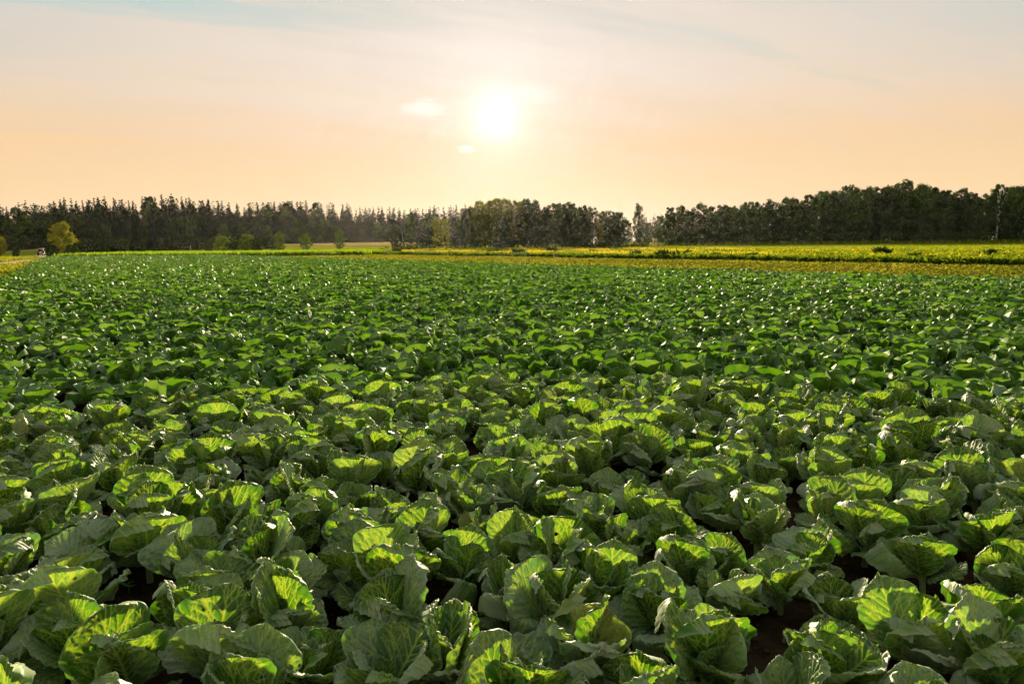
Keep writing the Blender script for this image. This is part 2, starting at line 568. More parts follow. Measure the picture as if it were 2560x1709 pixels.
ico_f = np.array([(0, 1, 2), (0, 2, 3), (0, 3, 4), (0, 4, 5), (0, 5, 1), (1, 6, 2), (2, 7, 3), (3, 8, 4), (4, 9, 5), (5, 10, 1), (2, 6, 7), (3, 7, 8), (4, 8, 9), (5, 9, 10), (1, 10, 6), (6, 11, 7), (7, 11, 8), (8, 11, 9), (9, 11, 10), (10, 11, 6)])
cv, cf = [], []
for k in range(2600):
    x, y = rg.uniform(-5, 5), rg.uniform(1.2, 7.5)
    r_ = rg.choice([0.008, 0.012, 0.018, 0.03], p=[.4, .35, .18, .07])
    V = ico_v * rg.uniform(.6, 1.2, (12, 1)) * r_ * np.array((1.1, 1, .7)) + np.array((x, y, 0.045 + 0.02 * math.sin((NV[0] * x + NV[1] * y) / 0.6 * 2 * math.pi)))
    cv.append(V)
    cf.append(ico_f + 12 * k)
tag(obj('soil_clods', mesh_np('soil_clods', np.concatenate(cv), np.concatenate(cf), None, (M_CLOD,), False)), 'small reddish brown clods on the bare soil', None, None, 'stuff')

# the gravel track at the left, dropping towards the tractor
trk = [(-46, 50), (-59.5, 79), (-74.4, 107), (-97, 142), (-128, 190), (-157, 229), (-180, 262), (-205, 300)]
tv, tf = [], []
for i, (x, y) in enumerate(trk):
    wd = 1.5
    tv += [(x - wd * 0.85, y - wd * 0.5, dip(x, y) + 0.012), (x + wd * 0.85, y + wd * 0.5, dip(x, y) + 0.012)]
    if i:
        tf.append((2 * i - 2, 2 * i - 1, 2 * i + 1, 2 * i))
tag(obj('track', mesh_np('track', tv, tf, None, (M_TRACK,))), 'pale gravel farm track at the left', None, None, 'structure')

# ------------------------------------------------------------------ cabbage leaves
def vein_segments(seed):
    r = random.Random(seed)
    S = []

    def grow(x, y, a, length, lev, side):
        step, run = 0.035, 0.0
        wd = (0.0, 0.0072, 0.0054, 0.0042)[lev]
        it = (0.0, 1.0, 0.8, 0.55)[lev]
        alt = r.choice((-1, 1))
        while run < length:
            a2 = a + r.uniform(-0.14, 0.14) - side * 0.012 * (1 if lev == 1 else 0)
            x2, y2 = x + math.sin(a2) * step, y + math.cos(a2) * step
            f = 1 - 0.45 * run / length
            S.append((x, y, x2, y2, wd * f + 0.002, it * (0.65 + 0.35 * f)))
            x, y, a = x2, y2, a2
            run += step
            if lev < 3 and run > (0.10 if lev == 1 else 0.05) and r.random() < (0.42 if lev == 1 else 0.34):
                alt = -alt
                grow(x, y, a + alt * r.uniform(0.4, 0.75), (length - run) * r.uniform(0.45, 0.8) + 0.05, lev + 1, side)

    x, y = 0.0, 0.0
    for i in range(22):
        x2, y2 = x + r.uniform(-0.004, 0.004), y + 0.043
        S.append((x, y, x2, y2, 0.022 * (1 - i / 23) + 0.006, 1.0))
        x, y = x2, y2
    for side in (-1, 1):
        for i in range(7):
            y0 = 0.09 + 0.112 * i + r.uniform(-0.02, 0.02) + (0.045 if side > 0 else 0)
            if y0 > 0.9:
                continue
            grow(0.0, y0, side * R(60 - 5.5 * i + r.uniform(-6, 6)), (0.62 - 0.045 * i) * r.uniform(0.9, 1.1), 1, side)
    return np.array(S, np.float32)


def vein_map(seed, X, Y):
    S = vein_segments(seed)
    out = np.zeros(X.shape, np.float32).ravel()
    soft = np.full(out.shape, 9.0, np.float32)
    P = np.stack([X.ravel(), Y.ravel()], 1).astype(np.float32)
    for k in range(0, len(S), 160):
        s = S[k:k + 160]
        a, b = s[:, 0:2], s[:, 2:4]
        ab = b - a
        t = ((P[:, None, :] - a) * ab).sum(-1) / ((ab * ab).sum(-1) + 1e-9)
        t = np.clip(t, 0, 1)
        d = np.linalg.norm(P[:, None, :] - (a + t[..., None] * ab), axis=-1)
        out = np.maximum(out, (np.clip(1.25 - d / s[:, 4], 0, 1) * s[:, 5]).max(1))
        main = s[:, 5] >= 0.7
        if main.any():
            soft = np.minimum(soft, d[:, main].min(1))
    return out.reshape(X.shape), np.exp(-(soft / 0.02) ** 2).reshape(X.shape)


def leaf_uv(nu, nv):
    s = np.linspace(0, 1, nv + 1)
    v = np.sin(s * np.pi / 2) ** 0.92
    u = np.linspace(-1, 1, nu + 1)
    return np.meshgrid(u, v)


def outline(U, V, W, seed):
    r = random.Random(seed)
    t = np.clip((V - 0.04) / 0.96, 0, 1)
    f = t ** 0.78 * np.sqrt(np.maximum(0, 1 - t ** 4.2)) / 0.67
    hw = np.maximum(W * f, 0.030 * (1 - V) ** 2)
    th = np.arctan2(U * 1.0, V - 0.35)
    sc_ = sum(a * np.sin(k * th + r.uniform(0, 6.28)) for k, a in ((5, .03), (9, .018), (17, .010), (31, .006)))
    e = np.maximum(np.abs(U), np.clip((V - 0.6) / 0.4, 0, 1) ** 2) ** 5
    x = U * hw * (1 + sc_ * e)
    y = (V - 0.09 * U * U * V) * (1 + sc_ * e * np.clip(V, 0, 1))
    return x, y, th, e


VN = 86
UH, VH = leaf_uv(VN, VN)
VMAPS = []
for k in range(6):
    ox, oy, _, _ = outline(UH, VH, 0.52, 900 + k)
    VMAPS.append(vein_map(40 + k, ox, oy))


def leaf_points(kind, seed, nu, nv):
    """one leaf, root at the origin, growing outwards along +Y and up along +Z"""
    r = random.Random(seed)
    u = r.uniform
    if kind == 'inner':
        L, W, t0, t1, cup, ruf, roll = u(.15, .20), u(.46, .54), u(2, 10), u(-40, -8), u(1.2, 1.8), u(.01, .02), u(0, .1)
    elif kind == 'mid':
        L, W, t0, t1, cup, ruf, roll = u(.28, .37), u(.52, .62), u(4, 28), u(-14, 24), u(.12, .6), u(.008, .018), u(.0, .24)
    elif kind == 'outer':
        L, W, t0, t1, cup, ruf, roll = u(.28, .35), u(.50, .58), u(34, 58), u(-5, 50), u(.0, .6), u(.018, .04), u(.1, .5)
    else:
        L, W, t0, t1, cup, ruf, roll = u(.25, .31), u(.42, .52), u(70, 84), u(5, 28), u(-.2, .4), u(.03, .05), u(.1, .4)
    U, V = (UH, VH) if (nu, nv) == (VN, VN) else leaf_uv(nu, nv)
    ms = r.randrange(6)
    x, y, th, e = outline(U, V, W, 900 + ms)
    if (nu, nv) == (VN, VN):
        vein, soft = VMAPS[ms]
    else:
        iu = np.rint((U + 1) / 2 * VN).astype(int)
        iv = np.array([np.abs(VH[:, 0] - q).argmin() for q in V[:, 0]])
        soft = VMAPS[ms][1][iv[:, None], iu]
        vein = VMAPS[ms][0][iv[:, None], iu] * 0.25
    x, y = x * L, y * L
    # relief: sunken veins, pleats between the side veins, ruffled rim
    z = -0.024 * L * soft
    ph = u(0, 6.28)
    z = z + L * 0.014 * np.sin(2 * np.pi * (V * 1.0 - 0.55 * np.abs(U)) * 6.5 + ph) * np.abs(U) ** 0.8 * np.clip(V * 2, 0, 1)
    ed = e ** 0.6
    z = z + L * ruf * ed * (np.sin(u(7, 9) * th + u(0, 6)) + 0.6 * np.sin(u(12, 16) * th + u(0, 6)) + 0.35 * np.sin(u(22, 28) * th + u(0, 6)))
    z = z + L * 0.03 * np.sin(x / L * u(3, 6) + u(0, 6)) * np.sin(y / L * u(4, 7) + u(0, 6)) * V
    # rim rolled back, more on one side
    sd = r.choice((-1, 1))
    for s_, amt in ((sd, roll), (-sd, roll * u(0, .5))):
        q = np.clip((U * s_ - 0.35) / 0.65, 0, 1)
        z = z - L * amt * 0.9 * q ** 2 * np.clip(V * 1.6, 0, 1)
        x = x - s_ * L * amt * 0.42 * q ** 2.5
    # cup across
    c = cup / (W * L) * (0.55 + 0.45 * V)
    c = np.where(np.abs(c) < 1e-4, 1e-4, c)
    zc = (1 - np.cos(x * c)) / c
    xb = np.sin(x * c) / c
    z = z + zc
    # bend along the spine
    m = 60
    vs = np.linspace(0, 1.1, m)
    bendp = u(1.2, 2.4)
    theta = np.radians(t0 + t1 * np.clip(vs, 0, 1.1) ** bendp)
    dv = vs[1] - vs[0]
    So = np.concatenate([[0], np.cumsum(np.sin(theta[:-1]) * dv)]) * L
    Su = np.concatenate([[0], np.cumsum(np.cos(theta[:-1]) * dv)]) * L
    yn = np.clip(y / L, 0, 1.1)
    so, su, tt = np.interp(yn, vs, So), np.interp(yn, vs, Su), np.interp(yn, vs, theta)
    tw = u(-.25, .25) * V                           # a slight twist
    X2 = xb * np.cos(tw) - z * np.sin(tw) * 0.6
    Z2 = z * np.cos(tw) + xb * np.sin(tw)
    P = np.stack([X2, so - Z2 * np.cos(tt), su + Z2 * np.sin(tt)], -1)
    edge = np.maximum(np.abs(U), np.clip((V - 0.6) / 0.4, 0, 1) ** 1.5)
    return P.reshape(-1, 3), vein.ravel(), edge.ravel()


def grid_faces(nu, nv):
    i = np.arange((nu + 1) * (nv + 1)).reshape(nv + 1, nu + 1)
    return np.stack([i[:-1, :-1], i[:-1, 1:], i[1:, 1:], i[1:, :-1]], -1).reshape(-1, 4)


KINDS = {'inner': 3, 'mid': 8, 'outer': 7, 'low': 3}
LIB = {}


def wax_of(kd, q, ve):
    k = {'inner': .08, 'mid': (.03, .30, .90)[q % 3], 'outer': (1.0, .8, .25)[q % 3], 'low': .4}[kd]
    return np.full(len(ve), k)


FH = grid_faces(VN, VN)
for kd, cnt in KINDS.items():
    for q in range(cnt):
        P, ve, ed = leaf_points(kd, 1000 + 37 * q + len(kd) * 501, VN, VN)
        rh = np.random.default_rng(60 + q + len(kd) * 11)
        keep = np.ones(len(FH), bool)
        if kd != 'inner':
            fc = np.stack([UH.ravel()[FH].mean(1), VH.ravel()[FH].mean(1) * 1.8], 1)
            for _ in range(rh.choice([0, 1, 3, 5])):
                c = np.array((rh.uniform(-.95, .95), rh.uniform(.5, 1.75)))
                keep &= np.linalg.norm((fc - c) * rh.uniform(.8, 1.25, 2), axis=1) > rh.uniform(.022, .05)
        LIB[kd, q] = mesh_np('leaf', P, FH[keep], {'vein': ve, 'edge': ed, 'wax': wax_of(kd, q, ve)}, (M_LEAF,))

# stem with the small closed heart in the middle
hb = MB()
hb.tube([(0, 0, -0.02), (0.003, 0, 0.05), (0, 0.002, 0.12), (0, 0, 0.17)], [0.020, 0.019, 0.022, 0.014], 10)
STEM = hb.mesh('cabbage', M_STEM)


def recipe(seed):
    """leaves of one plant: (kind, variant, yaw, extra tilt, height, scale)"""
    r = random.Random(seed)
    out, a = [], r.uniform(0, 360)
    openness = r.uniform(0, 1)
    plan = ['inner'] * 2 + ['mid'] * r.choice((4, 5, 5)) + ['outer'] * r.choice((3, 3, 4)) + ['low'] * r.choice((0, 1, 1))
    for i, kd in enumerate(plan):
        a += 137.5 + r.uniform(-28, 28)
        h = {'inner': .14, 'mid': .12, 'outer': .105, 'low': .06}[kd] + r.uniform(-.01, .01)
        tilt = {'inner': r.uniform(-6, 4), 'mid': r.uniform(-12, 14) + openness * 10, 'outer': r.uniform(-18, 12), 'low': r.uniform(-14, 2)}[kd]
        out.append((kd, r.randrange(KINDS[kd]), R(a), R(tilt), h, r.uniform(.78, 1.18)))
    return out, openness


# planting grid
rp = random.Random(77)
plants = []
n = -36.0
row = 0
while n < 54:
    s = -3.0 + rp.uniform(0, 0.4)
    while s < 180:
        s += 0.365 * rp.uniform(0.75, 1.25)
        x, y, _ = sn(s, n + rp.uniform(-0.12, 0.12))
        if y > END_Y or y < 0.9 or left_of_field(x, y) or NV2[0] * x + NV2[1] * y > E2:
            continue
        if rp.random() < 0.015 and y > 13:
            continue
        p = pix(x, y, 0.25)
        if p is None:
            continue
        m = 0.40 * FPX / max(y, 1.0)
        if -m < p[0] < 2560 + m and p[1] < 1709 + m * 1.0:
            plants.append((math.hypot(x, y), x, y, row, rp.triangular(0.68, 1.10, 0.88), rp.randrange(10 ** 6), p))
    n += 0.435
    row += 1
plants.sort()
# keep clear the bare patch of soil at the lower right
def bare(x, y):
    for (px, py, rad) in ((2385, 1560, 0.30), (2030, 1660, 0.14)):
        d = ray(px, py)
        t = -(EYE - 0.03) / d.z
        if math.hypot(x - d.x * t, y - d.y * t) < rad:
            return True
    return False


plants = [p for p in plants if not bare(p[1], p[2])]
plants = [p for p in plants if p[6][1] < 2060]
seen = [p for p in plants if -120 < p[6][0] < 2680]
near_ids = set(id(p) for p in seen[:300])
NEAR = [p for p in plants if id(p) in near_ids]
FAR = [p for p in plants if id(p) not in near_ids]

ORD = ['zeroth', 'first', 'second', 'third', 'fourth', 'fifth', 'sixth', 'seventh', 'eighth', 'ninth', 'tenth', 'eleventh', 'twelfth', 'thirteenth', 'fourteenth', 'fifteenth', 'sixteenth', 'seventeenth', 'eighteenth', 'nineteenth', 'twentieth']


def ordinal(k):
    if k < len(ORD):
        return ORD[k]
    t = {2: 'twenty', 3: 'thirty', 4: 'forty', 5: 'fifty', 6: 'sixty', 7: 'seventy', 8: 'eighty'}[k // 10]
    tth = {2: 'twentieth', 3: 'thirtieth', 4: 'fortieth', 5: 'fiftieth', 6: 'sixtieth', 7: 'seventieth', 8: 'eightieth'}[k // 10]
    return tth if k % 10 == 0 else t + '-' + ORD[k % 10]


# bands across the picture, so that every plant can be pointed to
bands, bsize = [], 0
todo = sorted(NEAR, key=lambda p: -p[6][1])
sizes = [6, 7, 8, 9, 10, 11, 12, 13, 14, 15, 16, 17, 18, 19, 20, 21, 22, 23, 24, 25, 26]
k = 0
for bi, sz in enumerate(sizes):
    if k >= len(todo):
        break
    bands.append(sorted(todo[k:k + sz], key=lambda p: p[6][0]))
    k += sz
for bi, band in enumerate(bands):
    for ci, (d, x, y, rw, size, seed, p) in enumerate(band):
        leaves, op = recipe(seed)
        look = 'wide open cabbage' if op > 0.66 else ('half open cabbage' if op > 0.33 else 'upright cabbage')
        adj = 'large ' if size > 0.96 else ('small ' if size < 0.82 else '')
        where = '%s from the left in the %s line from the bottom' % (ordinal(ci + 1), ordinal(bi + 1))
        root = obj('cabbage', STEM, None, (x, y, 0.02), 0, size)
        root.rotation_euler = (math.sin(seed) * .12, math.cos(seed * 1.7) * .12, 0)
        tag(root, adj + look + ', ' + where, 'cabbage', 'cabbages in the near part of the field')
        for (kd, q, yaw, tilt, h, s_) in leaves:
            o = bpy.data.objects.new('leaf', LIB[kd, q])
            COL.objects.link(o)
            o.parent = root
            o.location = (-math.sin(yaw) * 0.012, math.cos(yaw) * 0.012, h)
            o.rotation_euler = (-tilt, math.sin(yaw * 7.3) * 0.24, yaw)
            o.scale = (s_, s_, s_)

# the rest of the field: real leaves, joined, fewer faces with distance
def far_field(plist):
    res = {1: 5, 2: 4, 3: 3, 4: 2}
    small = {}
    for lod, nn in res.items():
        for kd, cnt in KINDS.items():
            for q in range(cnt):
                P, ve, ed = leaf_points(kd, 1000 + 37 * q + len(kd) * 501, nn, nn)
                small[lod, kd, q] = (P, ve, ed)
    Vs, Fs, ve_, ed_, rn_, wx_ = [], [], [], [], [], []
    base = 0
    faces = {lod: grid_faces(nn, nn) for lod, nn in res.items()}
    for (d, x, y, rw, size, seed, p) in plist:
        lod = 1 if d < 17 else (2 if d < 26 else (3 if d < 43 else 4))
        leaves, op = recipe(seed)
        if lod == 4:
            leaves = leaves[2:10:2]
        elif lod == 3:
            leaves = leaves[2:10:2] + leaves[5:6]
        elif lod == 2:
            leaves = leaves[2:10]
        young = (NV2[0] * x + NV2[1] * y) > 22 and d > 35
        for (kd, q, yaw, tilt, h, s_) in leaves:
            P, ve, ed = small[lod, kd, q]
            ct, st = math.cos(-tilt), math.sin(-tilt)
            cy_, sy = math.cos(yaw), math.sin(yaw)
            ss = s_ * size * (0.92 if young else 1.0) * (1.08 if lod == 4 else (1.06 if lod == 3 else 1.0))
            px_, py_, pz_ = P[:, 0] * ss, (P[:, 1] * ct - P[:, 2] * st) * ss, (P[:, 1] * st + P[:, 2] * ct) * ss
            Q = np.stack([px_ * cy_ - py_ * sy + x, px_ * sy + py_ * cy_ + y, np.maximum(pz_ + h * size, 0.02)], -1)
            Vs.append(Q)
            Fs.append(faces[lod] + base)
            base += len(Q)
            ve_.append(ve)
            wx_.append(wax_of(kd, q, ve))
            ed_.append(np.minimum(ed, 0.97))
            rv = random.Random(seed + q * 7 + int(yaw * 100)).random()
            rn_.append(np.full(len(Q), rv * (0.6 if young else 0.95)))
    return mesh_np('cabbages', np.concatenate(Vs), np.concatenate(Fs), {'vein': np.concatenate(ve_), 'edge': np.concatenate(ed_), 'rnd': np.concatenate(rn_), 'wax': np.concatenate(wx_)}, (M_LEAF_FAR,))


tag(obj('cabbages', far_field(FAR)), 'mass of cabbages running on to the far end of the field', None, None, 'stuff')

# ------------------------------------------------------------------ small weeds on the bare soil
lv = np.array([(0, 0, 0), (.28, .35, .10), (0, .45, .03), (-.28, .35, .10), (.22, .75, .08), (0, .8, .0), (-.22, .75, .08), (0, 1.1, -.08)])
lf = np.array([(0, 1, 2, 2), (0, 2, 3, 3), (1, 4, 5, 2), (3, 2, 5, 6), (4, 7, 5, 5), (6, 5, 7, 7)])
tri = []
for q in lf:
    tri.append((q[0], q[1], q[2]))
    if q[2] != q[3]:
        tri.append((q[0], q[2], q[3]))
tri = np.array(tri)
M_SEED = simple('weed_leaf', (0.10, 0.24, 0.025), 0.5, 0.4, 0.25, 30)
WLEAF = mesh_np('leaf', lv, tri, None, (M_SEED,))
sb = MB()
sb.tube([(0, 0, -0.02), (0.004, 0, 0.03), (0.0, 0.004, 0.06)], [0.0025, 0.002, 0.0015], 6)
WSTEM = sb.mesh('stem', M_SEED)
weeds = [(2330, 1535), (2368, 1520), (2390, 1552), (2350, 1575), (2412, 1570), (2300, 1560), (2470, 1545), (1822, 1580), (1850, 1690), (2020, 1600), (2040, 1640), (2500, 1535), (320, 1460), (930, 1400), (1055, 1640)]
wlab = ['small green weed at the upper left of the bare soil patch', 'small green weed at the top of the bare soil patch', 'small green weed in the middle of the bare soil patch', 'small green weed low in the bare soil patch',
        'small green weed at the right of the bare soil patch', 'small green weed at the left rim of the bare soil patch', 'small weed in shade right of the bare soil patch', 'three-leaved green weed standing in front of a dark cabbage leaf',
        'bright green weed at the bottom edge, right of centre', 'tiny weed on the brown clods near the bottom right', 'tiny weed below the brown clods near the bottom right', 'shaded weed under the big leaf at the right edge', 'small weed between cabbages at the lower left', 'yellowish weed between two cabbages left of centre', 'small weed in shade at the bottom, left of centre']
for i, (px, py) in enumerate(weeds):
    d = ray(px, py)
    t = -(EYE - 0.08) / d.z
    root = tag(obj('weed', None, None, (d.x * t, d.y * t, 0.035), rs.uniform(0, 6.28), rs.uniform(.8, 1.3)), wlab[i], 'weed', 'small weeds between the cabbages')
    obj('stem', WSTEM, root)
    for k in range(rs.choice((4, 5, 6))):
        l = obj('leaf', WLEAF, root, (0, 0, 0.022 + 0.008 * k), k * 2.0 + rs.uniform(-.3, .3), rs.uniform(.028, .048))
        l.rotation_euler[0] = rs.uniform(-.1, .5)

# ------------------------------------------------------------------ grass, weeds and crops beside the field
def blades(rng, pos, h, w, k, lean=0.35, zf=None):
    """k tapering blades at every position: two-segment bent strips"""
    n = len(pos)
    P = np.repeat(pos, k, 0)
    m = n * k
    hh = np.repeat(h, k) * rng.uniform(.6, 1.1, m)
    az = rng.uniform(0, 2 * np.pi, m)
    ln = rng.uniform(0.1, 1, m) * lean
    bx, by = np.cos(az) * ln * hh, np.sin(az) * ln * hh
    fa = rng.uniform(0, 2 * np.pi, m)
    wx, wy = np.cos(fa) * w / 2 * hh, np.sin(fa) * w / 2 * hh
    off = rng.normal(0, 1, (m, 2)) * (np.repeat(h, k) * 0.22)[:, None]
    bx0, by0 = P[:, 0] + off[:, 0], P[:, 1] + off[:, 1]
    z0 = P[:, 2]
    V = np.empty((m, 5, 3))
    V[:, 0] = np.stack([bx0 - wx, by0 - wy, z0], 1)
    V[:, 1] = np.stack([bx0 + wx, by0 + wy, z0], 1)
    V[:, 2] = np.stack([bx0 - wx * .9 + bx * .4, by0 - wy * .9 + by * .4, z0 + hh * .62], 1)
    V[:, 3] = np.stack([bx0 + wx * .9 + bx * .4, by0 + wy * .9 + by * .4, z0 + hh * .62], 1)
    V[:, 4] = np.stack([bx0 + bx, by0 + by, z0 + hh], 1)
    b = (np.arange(m) * 5)[:, None]
    F = np.concatenate([b + np.array([[0, 1, 3]]), b + np.array([[0, 3, 2]]), b + np.array([[2, 3, 4]])])
    rnd = np.repeat(rng.uniform(0, 1, m), 5)
    return V.reshape(-1, 3), F, rnd


def stuff(name, V, F, rnd, mat, label):
    return tag(obj(name, mesh_np(name, V, F, {'rnd': rnd}, (mat,), False)), label, None, None, 'stuff')


def inview(P, marg=80):
    keep = []
    for i, p in enumerate(P):
        q = pix(p[0], p[1], p[2] + 0.2)
        if q and -marg < q[0] < 2560 + marg and 500 < q[1] < 1000:
            keep.append(i)
    return P[keep]


rng = np.random.default_rng(21)


def scatter(n, s0, s1, n0, n1):
    s, q = rng.uniform(s0, s1, n), rng.uniform(n0, n1, n)
    wob = .55 * np.sin(s * .19) + .45 * np.sin(s * .47 + 2) + .3 * np.sin(s * 1.1)
    xy = s[:, None] * DV2 + (q + wob)[:, None] * NV2
    return np.concatenate([xy, np.zeros((n, 1))], 1), q


# mown strip with drill rows
P, q = scatter(30000, -30, 130, E2 + 0.5, B2 - .1)
rowp = np.cos(q / 2.0 * 2 * np.pi) + rng.normal(0, .35, len(q))
P = inview(P[(rowp > -0.6)])
V, F, rd = blades(rng, P, rng.uniform(.06, .13, len(P)), 0.8, 3, 1.8)
pt = np.sin(V[:, 0] * .33 + 1.7 * np.sin(V[:, 1] * .21)) * .5 + .5
stuff('short_grass', V, F, np.clip(rd * .6 + pt * .35, 0, 1), M_GRASS, 'short yellow grass in rows on the mown strip')
# weedy bank behind it
P, q = scatter(29000, -60, 160, B2, 116)
P = inview(P)
hgt = 0.22 + 0.22 * np.sin(P[:, 0] * .7) * np.sin(P[:, 1] * .45) + rng.uniform(0, .2, len(P))
V, F, rd = blades(rng, P, np.clip(hgt * .9, .14, .6), 0.45, 3, 1.6)
pt = .5 + .5 * np.sin(V[:, 0] * .55 + 2 * np.sin(V[:, 1] * .31)) * np.sin(V[:, 1] * .4 + V[:, 0] * .13)
stuff('weeds', V, F, np.clip(rd * .55 + pt * .45, 0, 1), M_WEED, 'tangled green and yellow weeds on the bank beyond the mown strip')
P, q = scatter(4200, -60, 145, B2, B2 + 2.2)
P = inview(P)
V, F, rd = blades(rng, P, rng.uniform(.2, .65, len(P)), 0.4, 7, 1.2)
stuff('weed_edge', V, F, rd * 0.45, M_WEED, 'dark leafy front edge of the weedy bank')
# yellow flower heads
P, q = scatter(34000, -60, 165, B2 + 5, 122)
pat = np.sin(P[:, 0] * .21 + 1) * np.sin(P[:, 1] * .17) + 0.6 * np.sin(P[:, 0] * .5) + rng.normal(0, .45, len(P))
azp = np.degrees(np.arctan2(P[:, 0], P[:, 1]))
P = P[(pat > 0.45 + 0.045 * np.maximum(azp - 8, 0)) & (azp > -9)]
P = inview(P)
P[:, 2] = rng.uniform(.2, .42, len(P))
V, F, rd = blades(rng, P, np.full(len(P), 0.16), 0.9, 3, 1.2)
stuff('yellow_flowers', V, F, rd, M_FLOWER, 'yellow flower heads in drifts on the weedy bank')
# rough grass towards the wood
P, q = scatter(16000, -150, 220, 116, 230)
P = inview(P)
br = (P[:, 0] > 30) & (P[:, 1] > 60) & (q[:len(P)] < 400)
P2 = P[(P[:, 0] < 34) | (rng.uniform(0, 1, len(P)) < .12)]
stuff('rough_grass', *blades(rng, P2, rng.uniform(.2, .42, len(P2)), 0.5, 3, 0.9), M_GRASS, 'rough yellow grass in front of the middle grove')
# smooth bright meadow: short dense grass
yy = rng.uniform(80, 236, 18000)
P = np.stack([rng.uniform(.10, .80, 18000) * yy, yy, np.zeros(18000)], 1)
P = inview(P[(NV2[0] * P[:, 0] + NV2[1] * P[:, 1] > 113) & (P[:, 0] > 34)])
stuff('meadow_grass', *blades(rng, P, 0.14 + 0.0006 * P[:, 1], 1.6, 3, 1.3), M_LAWN, 'short bright green grass of the meadow before the right wood')
# tall margin along the right-hand wood
xm = rng.uniform(20, 215, 6000)
P = np.stack([xm, 238 + rng.uniform(-5, 9, 6000), np.zeros(6000)], 1)
stuff('tall_grass', *blades(rng, P, rng.uniform(.7, 1.5, 6000), 0.3, 2, 0.4), M_WEED, 'tall rough grass along the foot of the right wood')
# leafy crop behind the far end of the cabbages
cx_ = rng.uniform(-81, -26, 6500)
P = np.stack([cx_, END_Y + 1.2 + rng.uniform(0, 22, 6500), np.zeros(6500)], 1)
stuff('tall_crop', *blades(rng, P, rng.uniform(.7, 1.0, 6500), 0.22, 4, 0.45), M_CROP, 'leafy green crop behind the far end of the cabbages')
# verges of the track
P = []
for i in range(40000):
    k = rng.uniform(0, 3.6)
    j = int(k)
    f = k - j
    x = trk[j][0] * (1 - f) + trk[j + 1][0] * f
    y = trk[j][1] * (1 - f) + trk[j + 1][1] * f
    o_ = rng.uniform(-34, 34)
    if abs(o_) < 2.0:
        continue
    x2, y2 = x + o_ * .85, y + o_ * .5
    if not left_of_field(x2 + .8, y2) or y2 > 185:
        continue
    P.append((x2, y2, dip(x2, y2)))
P = inview(np.array(P))
V, F, rd = blades(rng, P, rng.uniform(.12, .40, len(P)), 0.35, 5, 0.9)
stuff('verge_grass', V, F, rd, M_GRASS, 'yellow verge grass on both sides of the gravel track')

# ------------------------------------------------------------------ trees
def leaf_cloud(rng, centers, radii, per, size):
    """leaf clumps: bent quads on the shells of many small lobes"""
    Cn, Rn = np.repeat(centers, per, 0), np.repeat(radii, per)
    m = len(Cn)
    d = rng.normal(0, 1, (m, 3))
    d /= np.linalg.norm(d, axis=1)[:, None]
    rr = Rn * rng.uniform(.45, 1.08, m)
    P = Cn + d * rr[:, None] * np.array((1, 1, .75))
    a = rng.normal(0, 1, (m, 3))
    a -= (a * d).sum(1)[:, None] * d * 0.6
    a /= np.linalg.norm(a, axis=1)[:, None]
    b = np.cross(a, d + rng.normal(0, .5, (m, 3)))
    b /= np.linalg.norm(b, axis=1)[:, None] + 1e-6
    s = (size * rng.uniform(.6, 1.3, m) * np.clip(Rn / (1.3 * size), .35, 1.0))[:, None]
    V = np.empty((m, 4, 3))
    V[:, 0] = P - a * s * .5
    V[:, 1] = P + b * s * .42 + d * s * .14
    V[:, 2] = P + a * s * .6
    V[:, 3] = P - b * s * .42 + d * s * .14
    i = (np.arange(m) * 4)[:, None]
    F = np.concatenate([i + np.array([[0, 1, 2]]), i + np.array([[0, 2, 3]])])
    lob = np.repeat(rng.uniform(0, 1, len(centers)), per)
    return V.reshape(-1, 3), F, np.repeat(lob * .6 + rng.uniform(0, 1, m) * .4, 4)


def broadleaf(seed, h, spread, trunk_frac, lobes, per, size, mat, bark, shape='round', lean=0.0):
    rng_ = np.random.default_rng(seed)
    r = random.Random(seed)
    t = MB()
    r0 = 0.013 * h + 0.05
    z0 = h * trunk_frac
    pts = [(0, 0, -0.3)]
    for i in range(1, 8):
        f = i / 7
        pts.append((r.uniform(-.02, .02) * h * f + lean * h * f * f, r.uniform(-.02, .02) * h * f, h * .9 * f))
    t.tube(pts, [r0 * (1.25 if i == 0 else 1) * (1 - .88 * i / 7) for i in range(8)], 7)
    cs, rr = [], []
    for i in range(lobes):
        f = (i + r.random()) / lobes
        if shape == 'round':
            prof = math.sin(math.pi * (0.12 + 0.82 * f)) ** 0.7
        elif shape == 'column':
            prof = 0.55 + 0.45 * math.sin(math.pi * f)
        else:                                           # pear: full low, narrow above
            prof = (1 - f) ** 0.6 * .9 + .18
        zc = z0 + (h - z0) * f * 0.97
        a = i * 2.4 + r.uniform(-.6, .6)
        q = spread * prof * math.sqrt(r.uniform(.08, 1)) * .85
        c = (q * math.cos(a) + lean * h * (zc / h) ** 2, q * math.sin(a), zc)
        cs.append(c)
        rr.append(spread * r.uniform(.17, .33) * (0.75 + .25 * prof))
        if i % 2 == 0:
            k = min(6, max(1, int(zc / h * 7) - 1))
            p0 = Vector(pts[k])
            p1 = Vector(c)
            mid = p0.lerp(p1, .55) + Vector((0, 0, .04 * h * r.random()))
            t.tube([p0, mid, p1], [r0 * .32, r0 * .2, r0 * .06], 5)
    V, F, rd = leaf_cloud(rng_, np.array(cs), np.array(rr), per, size)
    return t.mesh('trunk', bark), mesh_np('crown', V, F, {'rnd': rd}, (mat,), False)


